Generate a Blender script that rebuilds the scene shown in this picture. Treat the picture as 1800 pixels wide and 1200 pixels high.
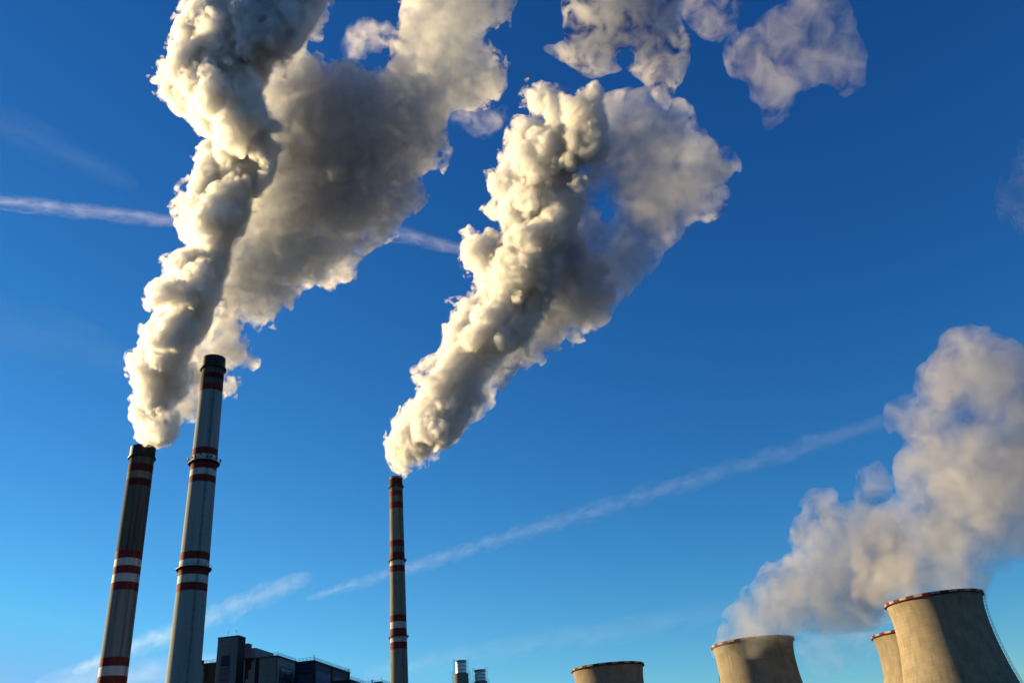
import bpy, bmesh, math, random
import numpy as np
from mathutils import Vector, Matrix

for o in list(bpy.data.objects):
    bpy.data.objects.remove(o)
S = bpy.context.scene
COL = S.collection
random.seed(7)

# ------------------------------------------------------------------ camera
FOC = 1480.0                                    # focal length in pixels of an 1800 px wide frame
PITCH = math.radians(28.187)
ROLL = math.radians(-5.277)                     # the photographer held the camera tilted
CAMZ = 1.7
cd = bpy.data.cameras.new('camera')
cam = bpy.data.objects.new('camera', cd)
COL.objects.link(cam)
cd.sensor_fit = 'HORIZONTAL'
cd.sensor_width = 36.0
cd.lens = 36.0 * FOC / 1800.0
cd.clip_start = 0.5
cd.clip_end = 400000.0
UP = np.array([math.sin(ROLL), math.cos(ROLL)])          # the place's vertical, seen in the picture
RT = np.array([UP[1], -UP[0]])
_f = Vector((0, math.cos(PITCH), math.sin(PITCH)))
_u0 = Vector((0, -math.sin(PITCH), math.cos(PITCH)))
_r0 = Vector((1, 0, 0))
_r = _r0 * RT[0] + _u0 * UP[0]
_u = _r0 * RT[1] + _u0 * UP[1]
cam.matrix_world = Matrix(((_r.x, _u.x, -_f.x, 0), (_r.y, _u.y, -_f.y, 0), (_r.z, _u.z, -_f.z, CAMZ), (0, 0, 0, 1)))
S.camera = cam
EYE = np.array([0, 0, CAMZ])


def ray(x, y):
    """unit direction from the eye through a point measured on the photograph"""
    d = np.array(_f) * FOC + np.array(_r) * (x - 900.0) + np.array(_u) * (600.0 - y)
    return d / np.linalg.norm(d)


def at_height(x, y, z):
    d = ray(x, y)
    return EYE + d * ((z - CAMZ) / d[2])


def at_dist(x, y, hd):
    """point at horizontal distance hd"""
    d = ray(x, y)
    return EYE + d * (hd / math.hypot(d[0], d[1]))


# ------------------------------------------------------------------ sky, sun, exposure
SUN_AZ = math.radians(-66.0)                    # measured from +Y towards +X
SUN_EL = math.radians(13.0)
SUNV = Vector((math.sin(SUN_AZ) * math.cos(SUN_EL), math.cos(SUN_AZ) * math.cos(SUN_EL), math.sin(SUN_EL)))
w = bpy.data.worlds.new('World')
S.world = w
w.use_nodes = True
nt = w.node_tree
nt.nodes.clear()
sky = nt.nodes.new('ShaderNodeTexSky')
sky.sky_type = 'NISHITA'
sky.sun_disc = False
sky.sun_elevation = SUN_EL
sky.sun_rotation = SUN_AZ
sky.altitude = 300
sky.air_density = 1.0
sky.dust_density = 0.0
sky.ozone_density = 4.0
bg = nt.nodes.new('ShaderNodeBackground')
bg.inputs['Strength'].default_value = 0.05
wo = nt.nodes.new('ShaderNodeOutputWorld')
sep = nt.nodes.new('ShaderNodeSeparateColor')
com = nt.nodes.new('ShaderNodeCombineColor')
nt.links.new(sky.outputs[0], sep.inputs[0])
SKY_TUNE = ((1.78, 1.293, 2.6), (1.36, 1.135, 3.75), (1.06, 1.002, 5.9))     # deep, clear winter blue: exponent, gain and ceiling per channel
for ch, (gam, gain, top_) in enumerate(SKY_TUNE):
    mn = nt.nodes.new('ShaderNodeMath'); mn.operation = 'MINIMUM'; mn.inputs[1].default_value = top_
    pw = nt.nodes.new('ShaderNodeMath'); pw.operation = 'POWER'; pw.inputs[1].default_value = gam
    ml = nt.nodes.new('ShaderNodeMath'); ml.operation = 'MULTIPLY'; ml.inputs[1].default_value = gain * 0.15 ** (gam - 1)
    nt.links.new(sep.outputs[ch], mn.inputs[0]); nt.links.new(mn.outputs[0], pw.inputs[0])
    nt.links.new(pw.outputs[0], ml.inputs[0]); nt.links.new(ml.outputs[0], com.inputs[ch])
nt.links.new(com.outputs[0], bg.inputs[0])
nt.links.new(bg.outputs[0], wo.inputs[0])
w.cycles.sampling_method = 'MANUAL'
w.cycles.sample_map_resolution = 256
sd = bpy.data.lights.new('sun', 'SUN')
sd.energy = 5.0
sd.angle = math.radians(0.55)
sd.color = (1.0, 0.725, 0.35)
sun = bpy.data.objects.new('sun', sd)
COL.objects.link(sun)
sun.rotation_euler = SUNV.to_track_quat('Z', 'Y').to_euler()
S.view_settings.view_transform = 'Standard'
S.view_settings.look = 'None'
S.view_settings.exposure = 1.65
S.view_settings.gamma = 1.0
S.cycles.max_bounces = 20
S.cycles.volume_bounces = 8
S.cycles.diffuse_bounces = 3
S.cycles.transparent_max_bounces = 256
S.cycles.use_denoising = True
S.cycles.use_adaptive_sampling = True
S.cycles.adaptive_threshold = 0.03

# ------------------------------------------------------------------ mesh helpers
class MB:
    def __init__(s):
        s.v = []; s.f = []; s.m = []

    def add(s, vs, fs, mi=0):
        b = len(s.v)
        s.v += [tuple(map(float, p)) for p in vs]
        s.f += [tuple(b + i for i in f) for f in fs]
        s.m += [mi] * len(fs)

    def hexa(s, p, mi=0):
        """p: four bottom points then four top points, both counter-clockwise"""
        s.add(p, [(3, 2, 1, 0), (4, 5, 6, 7), (0, 1, 5, 4), (1, 2, 6, 5), (2, 3, 7, 6), (3, 0, 4, 7)], mi)

    def box(s, o, ex, ey, a, b, c, d, z0, z1, mi=0):
        """box in a rotated plan frame: a..b along ex, c..d along ey"""
        q = [(o[0] + ex[0] * i + ey[0] * j, o[1] + ex[1] * i + ey[1] * j) for i, j in ((a, c), (b, c), (b, d), (a, d))]
        s.hexa([(x, y, z0) for x, y in q] + [(x, y, z1) for x, y in q], mi)

    def bar(s, p, q, r, n=5, mi=0):
        p = Vector(p); q = Vector(q); d = (q - p).normalized()
        a = d.orthogonal().normalized(); b = d.cross(a)
        vs = []
        for e in (p, q):
            for i in range(n):
                t = 2 * math.pi * i / n
                vs.append(e + a * (r * math.cos(t)) + b * (r * math.sin(t)))
        fs = [(i, (i + 1) % n, n + (i + 1) % n, n + i) for i in range(n)] + [tuple(range(n))[::-1], tuple(range(n, 2 * n))]
        s.add(vs, fs, mi)

    def lathe(s, prof, n=96, mi=0, c=(0, 0), closed=True, segmat=None):
        """prof: (radius, z) loop; closed profiles give a solid ring or shell"""
        k = len(prof); b = len(s.v)
        for r, z in prof:
            for i in range(n):
                t = 2 * math.pi * i / n
                s.v.append((c[0] + r * math.cos(t), c[1] + r * math.sin(t), z))
        for j in range(k if closed else k - 1):
            j2 = (j + 1) % k
            for i in range(n):
                i2 = (i + 1) % n
                s.f.append((b + j * n + i, b + j * n + i2, b + j2 * n + i2, b + j2 * n + i))
                s.m.append(segmat(i) if segmat else mi)

    def build(s, name, mats, parent=None, smooth=False, loc=None):
        me = bpy.data.meshes.new(name)
        me.from_pydata(s.v, [], s.f)
        for m in (mats if isinstance(mats, (list, tuple)) else [mats]):
            me.materials.append(m)
        me.polygons.foreach_set('material_index', s.m)
        if smooth:
            me.polygons.foreach_set('use_smooth', [True] * len(s.f))
        bm = bmesh.new(); bm.from_mesh(me); bmesh.ops.recalc_face_normals(bm, faces=bm.faces); bm.to_mesh(me); bm.free()
        if smooth:
            me.set_sharp_from_angle(angle=math.radians(35))
        me.update()
        o = bpy.data.objects.new(name, me)
        COL.objects.link(o)
        if loc is not None:
            o.location = loc
        if parent is not None:
            o.parent = parent
        return o


def thing(name, label, cat, loc=(0, 0, 0), group=None):
    o = bpy.data.objects.new(name, None)
    o.empty_display_size = 5
    COL.objects.link(o)
    o.location = loc
    return tag(o, label, cat, group)


def tag(o, label, cat, group=None, kind=None):
    if label: o['label'] = label
    if cat: o['category'] = cat
    if group: o['group'] = group
    if kind: o['kind'] = kind
    return o


# ------------------------------------------------------------------ materials
def mat(name, col, rough=0.8, metal=0.0, col2=None, scale=(0.1, 0.1, 0.1), detail=6, lo=0.4, hi=0.65, bump=0.0, coarse=None, rings=0.0, ringamt=0.14):
    """base colour broken up by one or two noises in the object's own space"""
    m = bpy.data.materials.new(name)
    m.use_nodes = True
    t = m.node_tree; N = t.nodes; L = t.links
    b = N['Principled BSDF']
    b.inputs['Roughness'].default_value = rough
    b.inputs['Metallic'].default_value = metal
    b.inputs['Specular IOR Level'].default_value = 0.5 if rough < 0.4 else 0.06
    if col2 is None:
        col2 = tuple(c * 0.75 for c in col)
    tc = N.new('ShaderNodeTexCoord')
    def noise(sc, det=detail):
        mp = N.new('ShaderNodeMapping'); mp.inputs['Scale'].default_value = sc
        L.new(tc.outputs['Object'], mp.inputs[0])
        n = N.new('ShaderNodeTexNoise'); n.inputs['Scale'].default_value = 1.0; n.inputs['Detail'].default_value = det
        L.new(mp.outputs[0], n.inputs['Vector'])
        return n.outputs['Fac']
    def ramp(src, a, c):
        r = N.new('ShaderNodeMapRange'); r.inputs[1].default_value = a; r.inputs[2].default_value = c
        L.new(src, r.inputs[0]); return r.outputs[0]
    def mix(fac, a, c):
        x = N.new('ShaderNodeMix'); x.data_type = 'RGBA'
        L.new(fac, x.inputs[0])
        for k, q in ((6, a), (7, c)):
            if isinstance(q, tuple): x.inputs[k].default_value = (*q, 1)
            else: L.new(q, x.inputs[k])
        return x.outputs[2]
    n1 = noise(scale)
    out = mix(ramp(n1, lo, hi), col, col2)
    if coarse:
        sc, c3, a, z = coarse
        out = mix(ramp(noise(sc), a, z), out, c3)
    if rings:
        sp = N.new('ShaderNodeSeparateXYZ'); L.new(tc.outputs['Object'], sp.inputs[0])
        fr = N.new('ShaderNodeMath'); fr.operation = 'PINGPONG'; fr.inputs[1].default_value = rings
        L.new(sp.outputs[2], fr.inputs[0])
        r = N.new('ShaderNodeMapRange'); r.inputs[1].default_value = 0.0; r.inputs[2].default_value = rings * 0.14
        r.inputs[3].default_value = ringamt; r.inputs[4].default_value = 0.0
        L.new(fr.outputs[0], r.inputs[0])
        out = mix(r.outputs[0], out, tuple(c * 0.4 for c in col))
    L.new(out, b.inputs['Base Color'])
    if bump:
        bp = N.new('ShaderNodeBump'); bp.inputs['Strength'].default_value = bump; bp.inputs['Distance'].default_value = 0.3
        L.new(n1, bp.inputs['Height']); L.new(bp.outputs[0], b.inputs['Normal'])
    return m


M = {}
M['concrete_old'] = mat('sooty_concrete', (0.185, 0.18, 0.172), 0.9, col2=(0.125, 0.122, 0.117), scale=(0.5, 0.5, 0.02), bump=0.1,
                        coarse=((0.9, 0.9, 0.012), (0.0558, 0.0527, 0.0496), 0.5, 0.78), rings=1.25)
M['soot'] = mat('soot_stained_concrete', (0.07796, 0.07796, 0.06683), 0.95, col2=(0.04084, 0.04232, 0.03713), scale=(0.8, 0.8, 0.015),
                coarse=((1.3, 1.3, 0.02), (0.0935, 0.0825, 0.0715), 0.55, 0.75), rings=1.25)
M['concrete_new'] = mat('pale_concrete', (0.2108, 0.2356, 0.2294), 0.85, col2=(0.1674, 0.1922, 0.1922), scale=(0.35, 0.35, 0.03), bump=0.06,
                        coarse=((0.8, 0.8, 0.01), (0.1364, 0.155, 0.155), 0.52, 0.8), rings=1.25)
M['concrete_grey'] = mat('weathered_grey_concrete', (0.175, 0.1715, 0.147), 0.9, col2=(0.119, 0.119, 0.1015), scale=(0.6, 0.6, 0.05), bump=0.1,
                         coarse=((0.3, 0.3, 0.15), (0.091, 0.091, 0.077), 0.55, 0.8), rings=1.25)
M['red'] = mat('red_paint', (0.155, 0.024, 0.02), 0.8, col2=(0.10, 0.018, 0.017), scale=(0.8, 0.8, 0.06))
M['red_dirty'] = mat('sooty_red_paint', (0.072, 0.0144, 0.0144), 0.85, col2=(0.036, 0.0108, 0.0108), scale=(0.9, 0.9, 0.03))
M['white'] = mat('white_paint', (0.3802, 0.3744, 0.3571), 0.7, col2=(0.288, 0.288, 0.2822), scale=(0.8, 0.8, 0.05))
M['white_dirty'] = mat('grimy_white_paint', (0.14, 0.1365, 0.1225), 0.85, col2=(0.077, 0.0735, 0.0665), scale=(0.9, 0.9, 0.03))
M['rim_red'] = mat('weathered_red_rim_paint', (0.1176, 0.0147, 0.01225), 0.8, col2=(0.0637, 0.01078, 0.0098), scale=(0.3, 0.3, 0.5))
M['rim_white'] = mat('weathered_white_rim_paint', (0.252, 0.234, 0.216), 0.8, col2=(0.156, 0.144, 0.132), scale=(0.3, 0.3, 0.5))
M['steel_dark'] = mat('dark_steel', (0.035, 0.035, 0.038), 0.6, 0.4, scale=(0.5, 0.5, 0.5))
M['tower'] = mat('cooling_tower_concrete', (0.205, 0.178, 0.135), 0.95, col2=(0.16, 0.139, 0.106), scale=(0.12, 0.12, 0.12), detail=10, bump=0.15,
                 coarse=((0.45, 0.45, 0.012), (0.105, 0.09, 0.07), 0.5, 0.85), rings=1.5, ringamt=0.34)
M['steel'] = mat('bright_steel_cladding', (0.62, 0.63, 0.64), 0.45, 0.35, scale=(0.5, 0.5, 0.5))
M['panel_grey'] = mat('grey_metal_cladding', (0.12, 0.1425, 0.1537), 0.6, col2=(0.0975, 0.1162, 0.1275), scale=(0.9, 0.9, 0.05), rings=1.8, ringamt=0.35)
M['panel_pale'] = mat('pale_metal_cladding', (0.189, 0.196, 0.21), 0.6, col2=(0.154, 0.1645, 0.175), scale=(0.9, 0.9, 0.05), rings=1.8, ringamt=0.35)
M['panel_black'] = mat('black_metal_cladding', (0.012, 0.014, 0.018), 0.5, scale=(0.9, 0.9, 0.1))
M['panel_brown'] = mat('brown_metal_cladding', (0.035, 0.028, 0.022), 0.6, scale=(0.9, 0.9, 0.1))
M['panel_navy'] = mat('navy_metal_cladding', (0.022, 0.035, 0.065), 0.5, scale=(0.9, 0.9, 0.1))
M['panel_blue'] = mat('steel_blue_wall_panel', (0.06, 0.10, 0.17), 0.5, col2=(0.05, 0.085, 0.15), scale=(0.9, 0.9, 0.1), rings=1.8, ringamt=0.35)
M['panel_mauve'] = mat('mauve_louvre_panel', (0.10, 0.085, 0.125), 0.6, scale=(0.2, 0.2, 2.5))
M['glass_brown'] = mat('bronze_window_glass', (0.16, 0.12, 0.10), 0.2, col2=(0.10, 0.08, 0.075), scale=(0.4, 0.4, 0.3))
M['roof'] = mat('dark_roof_felt', (0.05, 0.05, 0.055), 0.9, scale=(0.3, 0.3, 0.3))
M['ground'] = mat('dry_field_ground', (0.05, 0.045, 0.028), 1.0, col2=(0.03, 0.035, 0.018), scale=(0.01, 0.01, 0.01))

# ------------------------------------------------------------------ ground
g = MB()
g.lathe([(0.001, 0), (1500, 0), (12000, 0), (80000, 0)], n=64, closed=False)
tag(g.build('ground', M['ground']), None, None, kind='structure')


# ------------------------------------------------------------------ chimneys
def az(x, y):
    d = ray(x, y); return math.atan2(d[0], d[1])


def chimney(label, top_px, H, edges, bands, soot, shaft_m, rings, cap, lamps=0, ladder_az=None, group=None):
    """edges: (left x, right x, y) silhouette pairs; bands: (top y, bottom y, material); all read on the photo and turned into heights"""
    top = at_height(*top_px, H)
    hd = math.hypot(top[0], top[1])
    a0 = math.atan2(top[0], top[1])
    T = thing('chimney', label, 'chimney', (top[0], top[1], 0), group)
    # centre line x at a given y, needed to read a height from the photo
    def cx(y):
        ys = [e[2] for e in edges]; xs = [(e[0] + e[1]) / 2 for e in edges]
        if y < ys[0]:
            k = (xs[1] - xs[0]) / (ys[1] - ys[0]); return xs[0] + k * (y - ys[0])
        return float(np.interp(y, ys, xs)) if y <= ys[-1] else xs[-1] + (xs[-1] - xs[-2]) / (ys[-1] - ys[-2]) * (y - ys[-1])
    def zc(y, r):
        d = ray(cx(y), y)
        return CAMZ + d[2] / math.hypot(d[0], d[1]) * (hd - r)
    rz = []
    for l, r, y in edges:
        rad = hd * math.sin((az(r, y) - az(l, y)) / 2)
        rz.append((zc(y, rad), rad))
    rz.sort()
    zs = [q[0] for q in rz]; rs = [q[1] for q in rz]
    k = (rs[0] - rs[-1]) / (zs[0] - zs[-1])
    b = rs[-1] - k * zs[-1]
    def rad(z):
        return k * z + b
    def Z(y):
        z = 100.0
        for _ in range(6):
            z = zc(y, rad(z))
        return z
    wall = 0.45
    mb = MB()
    n = 20
    prof = [(rad(H * i / n), H * i / n) for i in range(n + 1)]
    prof += [(rad(H) - wall, H), (rad(H) - wall, H - 12), (rad(0) - wall, 0)]
    mb.lathe(prof, 72)
    mb.build('shaft', M[shaft_m], T, smooth=True)
    def sleeve(z0, z1, t):
        q = MB()
        q.lathe([(rad(z0) + t, z0), (rad(z1) + t, z1), (rad(z1) - 0.1, z1), (rad(z0) - 0.1, z0)], 72)
        return q
    for y0, y1 in soot:
        sleeve(Z(y1), min(Z(y0), H - 0.05), 0.012).build('soot_stain', M['soot'], T, smooth=True)
    for y0, y1, m in bands:
        sleeve(Z(y1), min(Z(y0), H - 0.02), 0.03).build('painted_band', M[m], T, smooth=True)
    for y, ext, th in rings:
        z = Z(y)
        p = MB()
        p.lathe([(rad(z) + 0.01, z), (rad(z) + ext, z), (rad(z) + ext, z + th), (rad(z) + 0.01, z + th)], 72)
        for i in range(24):
            t = 2 * math.pi * i / 24
            c, s_ = math.cos(t), math.sin(t)
            p.bar((rad(z - 1.4) * c, rad(z - 1.4) * s_, z - 1.4), ((rad(z) + ext * 0.85) * c, (rad(z) + ext * 0.85) * s_, z), 0.07, 4)
        P = p.build('platform', M['steel_dark'], T)
        rl = MB()
        R = rad(z) + ext - 0.05
        for hgt in (0.55, 1.1):
            pts = [(R * math.cos(2 * math.pi * i / 48), R * math.sin(2 * math.pi * i / 48), z + th + hgt) for i in range(48)]
            for i in range(48):
                rl.bar(pts[i], pts[(i + 1) % 48], 0.03, 4)
        for i in range(24):
            t = 2 * math.pi * i / 24
            rl.bar((R * math.cos(t), R * math.sin(t), z + th), (R * math.cos(t), R * math.sin(t), z + th + 1.1), 0.035, 4)
        rl.build('railing', M['steel_dark'], P)
        if lamps and y == lamps:
            for i in range(22):
                t = 2 * math.pi * (i + 0.3 * math.sin(i * 5)) / 22
                c, s_ = math.cos(t), math.sin(t)
                q = MB()
                hh = 1.5 + 0.7 * ((i * 7) % 3) / 2
                q.bar((R * c, R * s_, z + th), (R * c, R * s_, z + th + hh), 0.06, 5)
                ex = (-s_, c); ey = (c, s_)
                q.box((R * c, R * s_), ex, ey, -0.3, 0.3, 0.0, 0.35 + 0.2 * (i % 2), z + th + hh - 0.75, z + th + hh + 0.1)
                q.build('aerial', M['steel'] if i % 5 == 0 else M['steel_dark'], T)
    if cap:
        zb = Z(cap)
        c = MB()
        c.lathe([(rad(zb) + 0.05, zb), (rad(zb) + 0.9, zb), (rad(zb) + 0.95, zb + 0.7), (rad(zb) + 0.3, zb + 0.9), (rad(zb) + 0.25, H + 0.25),
                 (rad(H) - wall - 0.05, H + 0.25), (rad(H) - wall - 0.05, H - 0.5), (rad(H) + 0.05, H - 0.5)], 72)
        c.build('cap', M['steel_dark'], T, smooth=True)
    # ladder with its cable tray, on the side towards us
    la = -math.pi / 2 - a0 + (ladder_az or 0.25)
    ld = MB()
    cc, ss = math.cos(la), math.sin(la)
    ex = np.array([-ss, cc])
    def P3(off, out, z):
        r = rad(z) + out
        return (r * cc + ex[0] * off, r * ss + ex[1] * off, z)
    for off in (-0.3, 0.3):
        ld.bar(P3(off, 0.35, 8), P3(off, 0.35, H - 1), 0.05, 4)
    z = 8.0
    while z < H - 2:
        ld.bar(P3(-0.3, 0.35, z), P3(0.3, 0.35, z), 0.03, 3)
        if int(z) % 4 == 0:
            ld.bar(P3(-0.45, 0, z), P3(-0.45, 0.9, z), 0.05, 3); ld.bar(P3(0.45, 0, z), P3(0.45, 0.9, z), 0.05, 3)
            ld.bar(P3(-0.45, 0.9, z), P3(0.45, 0.9, z), 0.05, 3)
        z += 1.0
    ld.build('ladder', M['steel_dark'], T)
    return T, top, rad, Z


R_, W_, RD, WD = 'red', 'white', 'red_dirty', 'white_dirty'
CH = 'tall red and white banded chimneys'
T1, STACK1, rad1, Z1 = chimney(
    'soot-blackened banded chimney at far left, pouring out the biggest plume', (252, 788), 200.0,
    [(229.2, 273.3, 811), (202.5, 248.7, 997), (169.5, 222.5, 1200)],
    [(813, 826, RD), (826, 838.5, WD), (838.5, 851, RD), (965.5, 979, R_), (979, 992, W_), (992, 1006, R_), (1006, 1020.5, W_), (1020.5, 1035, R_),
     (1153, 1169, R_), (1169, 1186, W_), (1186, 1202, R_)],
    [(790, 965.5)], 'concrete_old', [], 800, 0, 0.9, CH)
T2, STACK2, rad2, Z2 = chimney(
    'pale grey chimney with two railed platforms and no smoke of its own', (376.5, 632), 200.0,
    [(352.5, 393.5, 683), (340.4, 383.5, 783), (306.4, 366.3, 1060), (288.7, 350, 1200)],
    [(653, 662, RD), (672, 683, R_), (784, 796, R_), (796, 807.5, W_), (807.5, 821, R_), (821, 832, W_), (832, 844, R_),
     (967, 980.5, R_), (980.5, 994, W_), (994, 1007.5, R_), (1007.5, 1021.5, W_), (1021.5, 1035.5, R_)],
    [(641, 672)], 'concrete_new', [(808.5, 1.3, 0.35), (995, 1.2, 0.3)], 643, 808.5, 0.22, CH)
T3, STACK3, rad3, Z3 = chimney(
    'slender chimney standing alone in the middle under its own slanting plume', (696, 839), 200.0,
    [(685, 708, 862), (686, 710.5, 960), (687, 714.5, 1110), (687, 718.5, 1200)],
    [(839, 850.5, RD), (850.5, 860.5, WD), (860.5, 870, R_), (870, 880, WD), (880, 891, R_), (947.6, 958.4, R_), (958.4, 968.8, WD),
     (968.8, 981, R_), (981, 991.6, W_), (991.6, 1003, R_), (1079, 1090.7, R_), (1090.7, 1102.5, W_), (1102.5, 1115.5, R_), (1115.5, 1126.5, W_), (1126.5, 1138.9, R_)],
    [], 'concrete_grey', [(852.5, 0.9, 0.3), (982, 1.2, 0.35), (1116.5, 1.2, 0.35)], None, 0, 0.5, CH)


# ------------------------------------------------------------------ cooling towers
def tower(label, cpx, lpx, rpx, H, ladder=False, turn=0.0, group='concrete cooling towers'):
    c = at_height(*cpx, H)
    hd = math.hypot(c[0], c[1])
    R = hd * math.sin((az(*rpx) - az(*lpx)) / 2)
    T = thing('cooling_tower', label, 'cooling tower', (c[0], c[1], 0), group)
    T.rotation_euler = (0, 0, turn)
    zt = H - 17.0; rt = R * 0.94
    def rad(z):
        cc = 48.0 if z > zt else 84.0
        return rt * math.sqrt(1 + ((z - zt) / cc) ** 2)
    n = 44
    zz = [8 + (H - 8) * i / n for i in range(n + 1)]
    s = MB()
    s.lathe([(rad(z), z) for z in zz] + [(rad(z) - 0.5, z) for z in zz[::-1]], 144)
    s.build('shell', M['tower'], T, smooth=True)
    col = MB()
    for i in range(40):
        t0 = 2 * math.pi * i / 40
        for dt in (-0.078, 0.078):
            col.bar(((rad(8) - 0.25) * math.cos(t0), (rad(8) - 0.25) * math.sin(t0), 8.2), (rad(0) * math.cos(t0 + dt), rad(0) * math.sin(t0 + dt), 0), 0.45, 8)
    col.build('support_columns', M['tower'], T)
    rim = MB()
    seg = lambda i: 0 if (i // 4) % 2 else 1
    rr = rad(H)
    rim.lathe([(rr + 0.05, H - 1.5), (rr + 0.75, H - 1.4), (rr + 0.75, H + 0.5), (rr - 0.6, H + 0.5), (rr - 0.6, H - 0.1), (rr + 0.05, H - 0.1)], 144, segmat=seg)
    rim.lathe([(rr + 0.02, H - 2.3), (rr + 1.1, H - 2.1), (rr + 1.1, H - 1.6), (rr + 0.02, H - 1.55)], 144, mi=2)
    rim.build('rim', [M['rim_red'], M['rim_white'], M['red_dirty']], T)
    if ladder:
        a0 = math.atan2(c[0], c[1])
        la = -a0 - turn                      # the side at our right
        cc, ss = math.cos(la), math.sin(la)
        L = MB()
        def P3(off, out, z):
            r = rad(z) + out
            return (r * cc - ss * off, r * ss + cc * off, z)
        z = 10.0
        while z < H - 3:
            z2 = z + 3.0
            for off in (-0.7, 0.7):
                L.bar(P3(off, 1.0, z), P3(off, 1.0, z2), 0.09, 4)
                L.bar(P3(off, 2.1, z), P3(off, 2.1, z2), 0.09, 4)
                L.bar(P3(off, 0.0, z), P3(off, 2.1, z), 0.07, 4)
            L.bar(P3(-0.7, 2.1, z), P3(0.7, 2.1, z), 0.07, 4)
            L.bar(P3(-0.7, 2.1, z), P3(-0.7, 1.0, z2), 0.06, 4)
            for q in range(4):
                L.bar(P3(-0.5, 1.2, z + q * 0.75), P3(0.5, 1.2, z + q * 0.75), 0.05, 3)
            z = z2
        L.build('ladder', M['steel_dark'], T)
    return T, c, R, rad


TR, CR, RR, radR = tower('largest cooling tower, at far right, with a ladder down its right side', (1640, 1053), (1554.6, 1070), (1724, 1038), 120.0, ladder=True, turn=0.1)
TL, CL, RL, radL = tower('cooling tower whose rim is half lost in its own drifting steam', (1322, 1129), (1250.5, 1140), (1394, 1121), 120.0, turn=0.4)
TB, CB, RB, radB = tower('cooling tower mostly hidden behind the largest one, sunlit left edge showing', (1612, 1110), (1531.5, 1125), (1692, 1095), 120.0, turn=0.8)
TM, CM, RM, radM = tower('cooling tower between the twin steel stacks and the steaming towers, no steam above', (1068, 1172), (1005, 1179), (1131, 1168), 120.0, turn=0.23)


# ------------------------------------------------------------------ two short steel-topped stacks
def short_stack(label, top_px, l, r, yt, shoulder, l2, r2, hd):
    p = at_dist(*top_px, hd)
    H = p[2]
    T = thing('flue_stack', label, 'stack', (p[0], p[1], 0), 'pair of short steel-topped stacks')
    r1 = hd * math.sin((az(r, yt + 10) - az(l, yt + 10)) / 2)
    r0 = hd * math.sin((az(r2, shoulder + 5) - az(l2, shoulder + 5)) / 2)
    zs = at_dist((l2 + r2) / 2, shoulder, hd - r0)[2]
    b = MB(); b.lathe([(r0, 0), (r0, zs), (r1 - 0.05, zs), (r1 - 0.05, 0)], 48)
    b.build('base_shaft', M['concrete_grey'], T, smooth=True)
    s = MB(); s.lathe([(r1, zs - 1), (r1, H), (r1 - 0.2, H), (r1 - 0.2, zs - 1)], 48)
    S_ = s.build('steel_liner', M['steel'], T, smooth=True)
    q = MB()
    for f in (0.02, 0.28, 0.55, 0.8):
        z = zs + (H - zs) * f
        q.lathe([(r1 + 0.01, z), (r1 + 0.14, z), (r1 + 0.14, z + 0.22), (r1 + 0.01, z + 0.22)], 48)
    q.lathe([(r1 + 0.01, H - 0.5), (r1 + 0.2, H - 0.5), (r1 + 0.2, H + 0.1), (r1 + 0.01, H + 0.1)], 48)
    q.build('clamp_rings', M['steel_dark'], S_)
    a0 = math.atan2(p[0], p[1])
    for sgn in (0, 1):
        la = -a0 + math.pi * sgn
        cc, ss = math.cos(la), math.sin(la)
        L = MB()
        def seg(r, z0, z1):
            def P3(off, out, z): return ((r + out) * cc - ss * off, (r + out) * ss + cc * off, z)
            for off in (-0.3, 0.3):
                L.bar(P3(off, 0.4, z0), P3(off, 0.4, z1), 0.05, 4)
            L.bar(P3(0, 1.0, z0), P3(0, 1.0, z1), 0.05, 4)
            z = z0
            while z < z1:
                L.bar(P3(-0.3, 0.4, z), P3(0.3, 0.4, z), 0.04, 3)
                L.bar(P3(0, 0, z), P3(0, 1.1, z), 0.06, 3)
                z += 0.9
        seg(r0, 4, zs + 1.2); seg(r1, zs, H + 1.3)
        L.build('ladder', M['steel_dark'], T)
    return T


short_stack('taller of the two short steel-topped stacks, left of its twin', (809.5, 1161), 800, 819, 1161, 1182, 797.5, 823, 430)
short_stack('shorter steel-topped stack, just right of its taller twin', (843.5, 1177), 834, 852.5, 1177, 1196, 832, 856, 430)

# ------------------------------------------------------------------ power station buildings
YAW = math.radians(6.8)
EX = np.array([math.cos(YAW), -math.sin(YAW)])            # along the fronts, to the right
EY = np.array([math.sin(YAW), math.cos(YAW)])             # along the sides, away from us


def along(o, e, x, y):
    """how far from o along e one must go to stand in the direction of a photo point"""
    d = ray(x, y)
    A = np.array([[e[0], -d[0]], [e[1], -d[1]]])
    return float(np.linalg.solve(A, -np.array(o[:2]))[0])


def zat(o, e, s, x, y):
    q = np.array(o[:2]) + e * s
    d = ray(x, y)
    return CAMZ + d[2] / math.hypot(d[0], d[1]) * math.hypot(*q)


def railing(parent, o, segs, z, h=1.15, post=1.6):
    """segs: list of plan points (a along EX, c along EY) joined by a handrail"""
    mb = MB()
    def W(a, c, zz): return (EX[0] * a + EY[0] * c, EX[1] * a + EY[1] * c, zz)
    for (a0, c0), (a1, c1) in zip(segs[:-1], segs[1:]):
        L = math.hypot(a1 - a0, c1 - c0); n = max(1, int(L / post))
        for hh in (0.55, h):
            mb.bar(W(a0, c0, z + hh), W(a1, c1, z + hh), 0.075, 4)
        for i in range(n + 1):
            t = i / n
            mb.bar(W(a0 + (a1 - a0) * t, c0 + (c1 - c0) * t, z), W(a0 + (a1 - a0) * t, c0 + (c1 - c0) * t, z + h), 0.07, 4)
    return mb.build('railing', M['steel_dark'], parent)


def blk(parent, name, m, a, b, c, d, z0, z1):
    q = MB(); q.box((0, 0), EX, EY, a, b, c, d, z0, z1)
    return q.build(name, m, parent)


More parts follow.
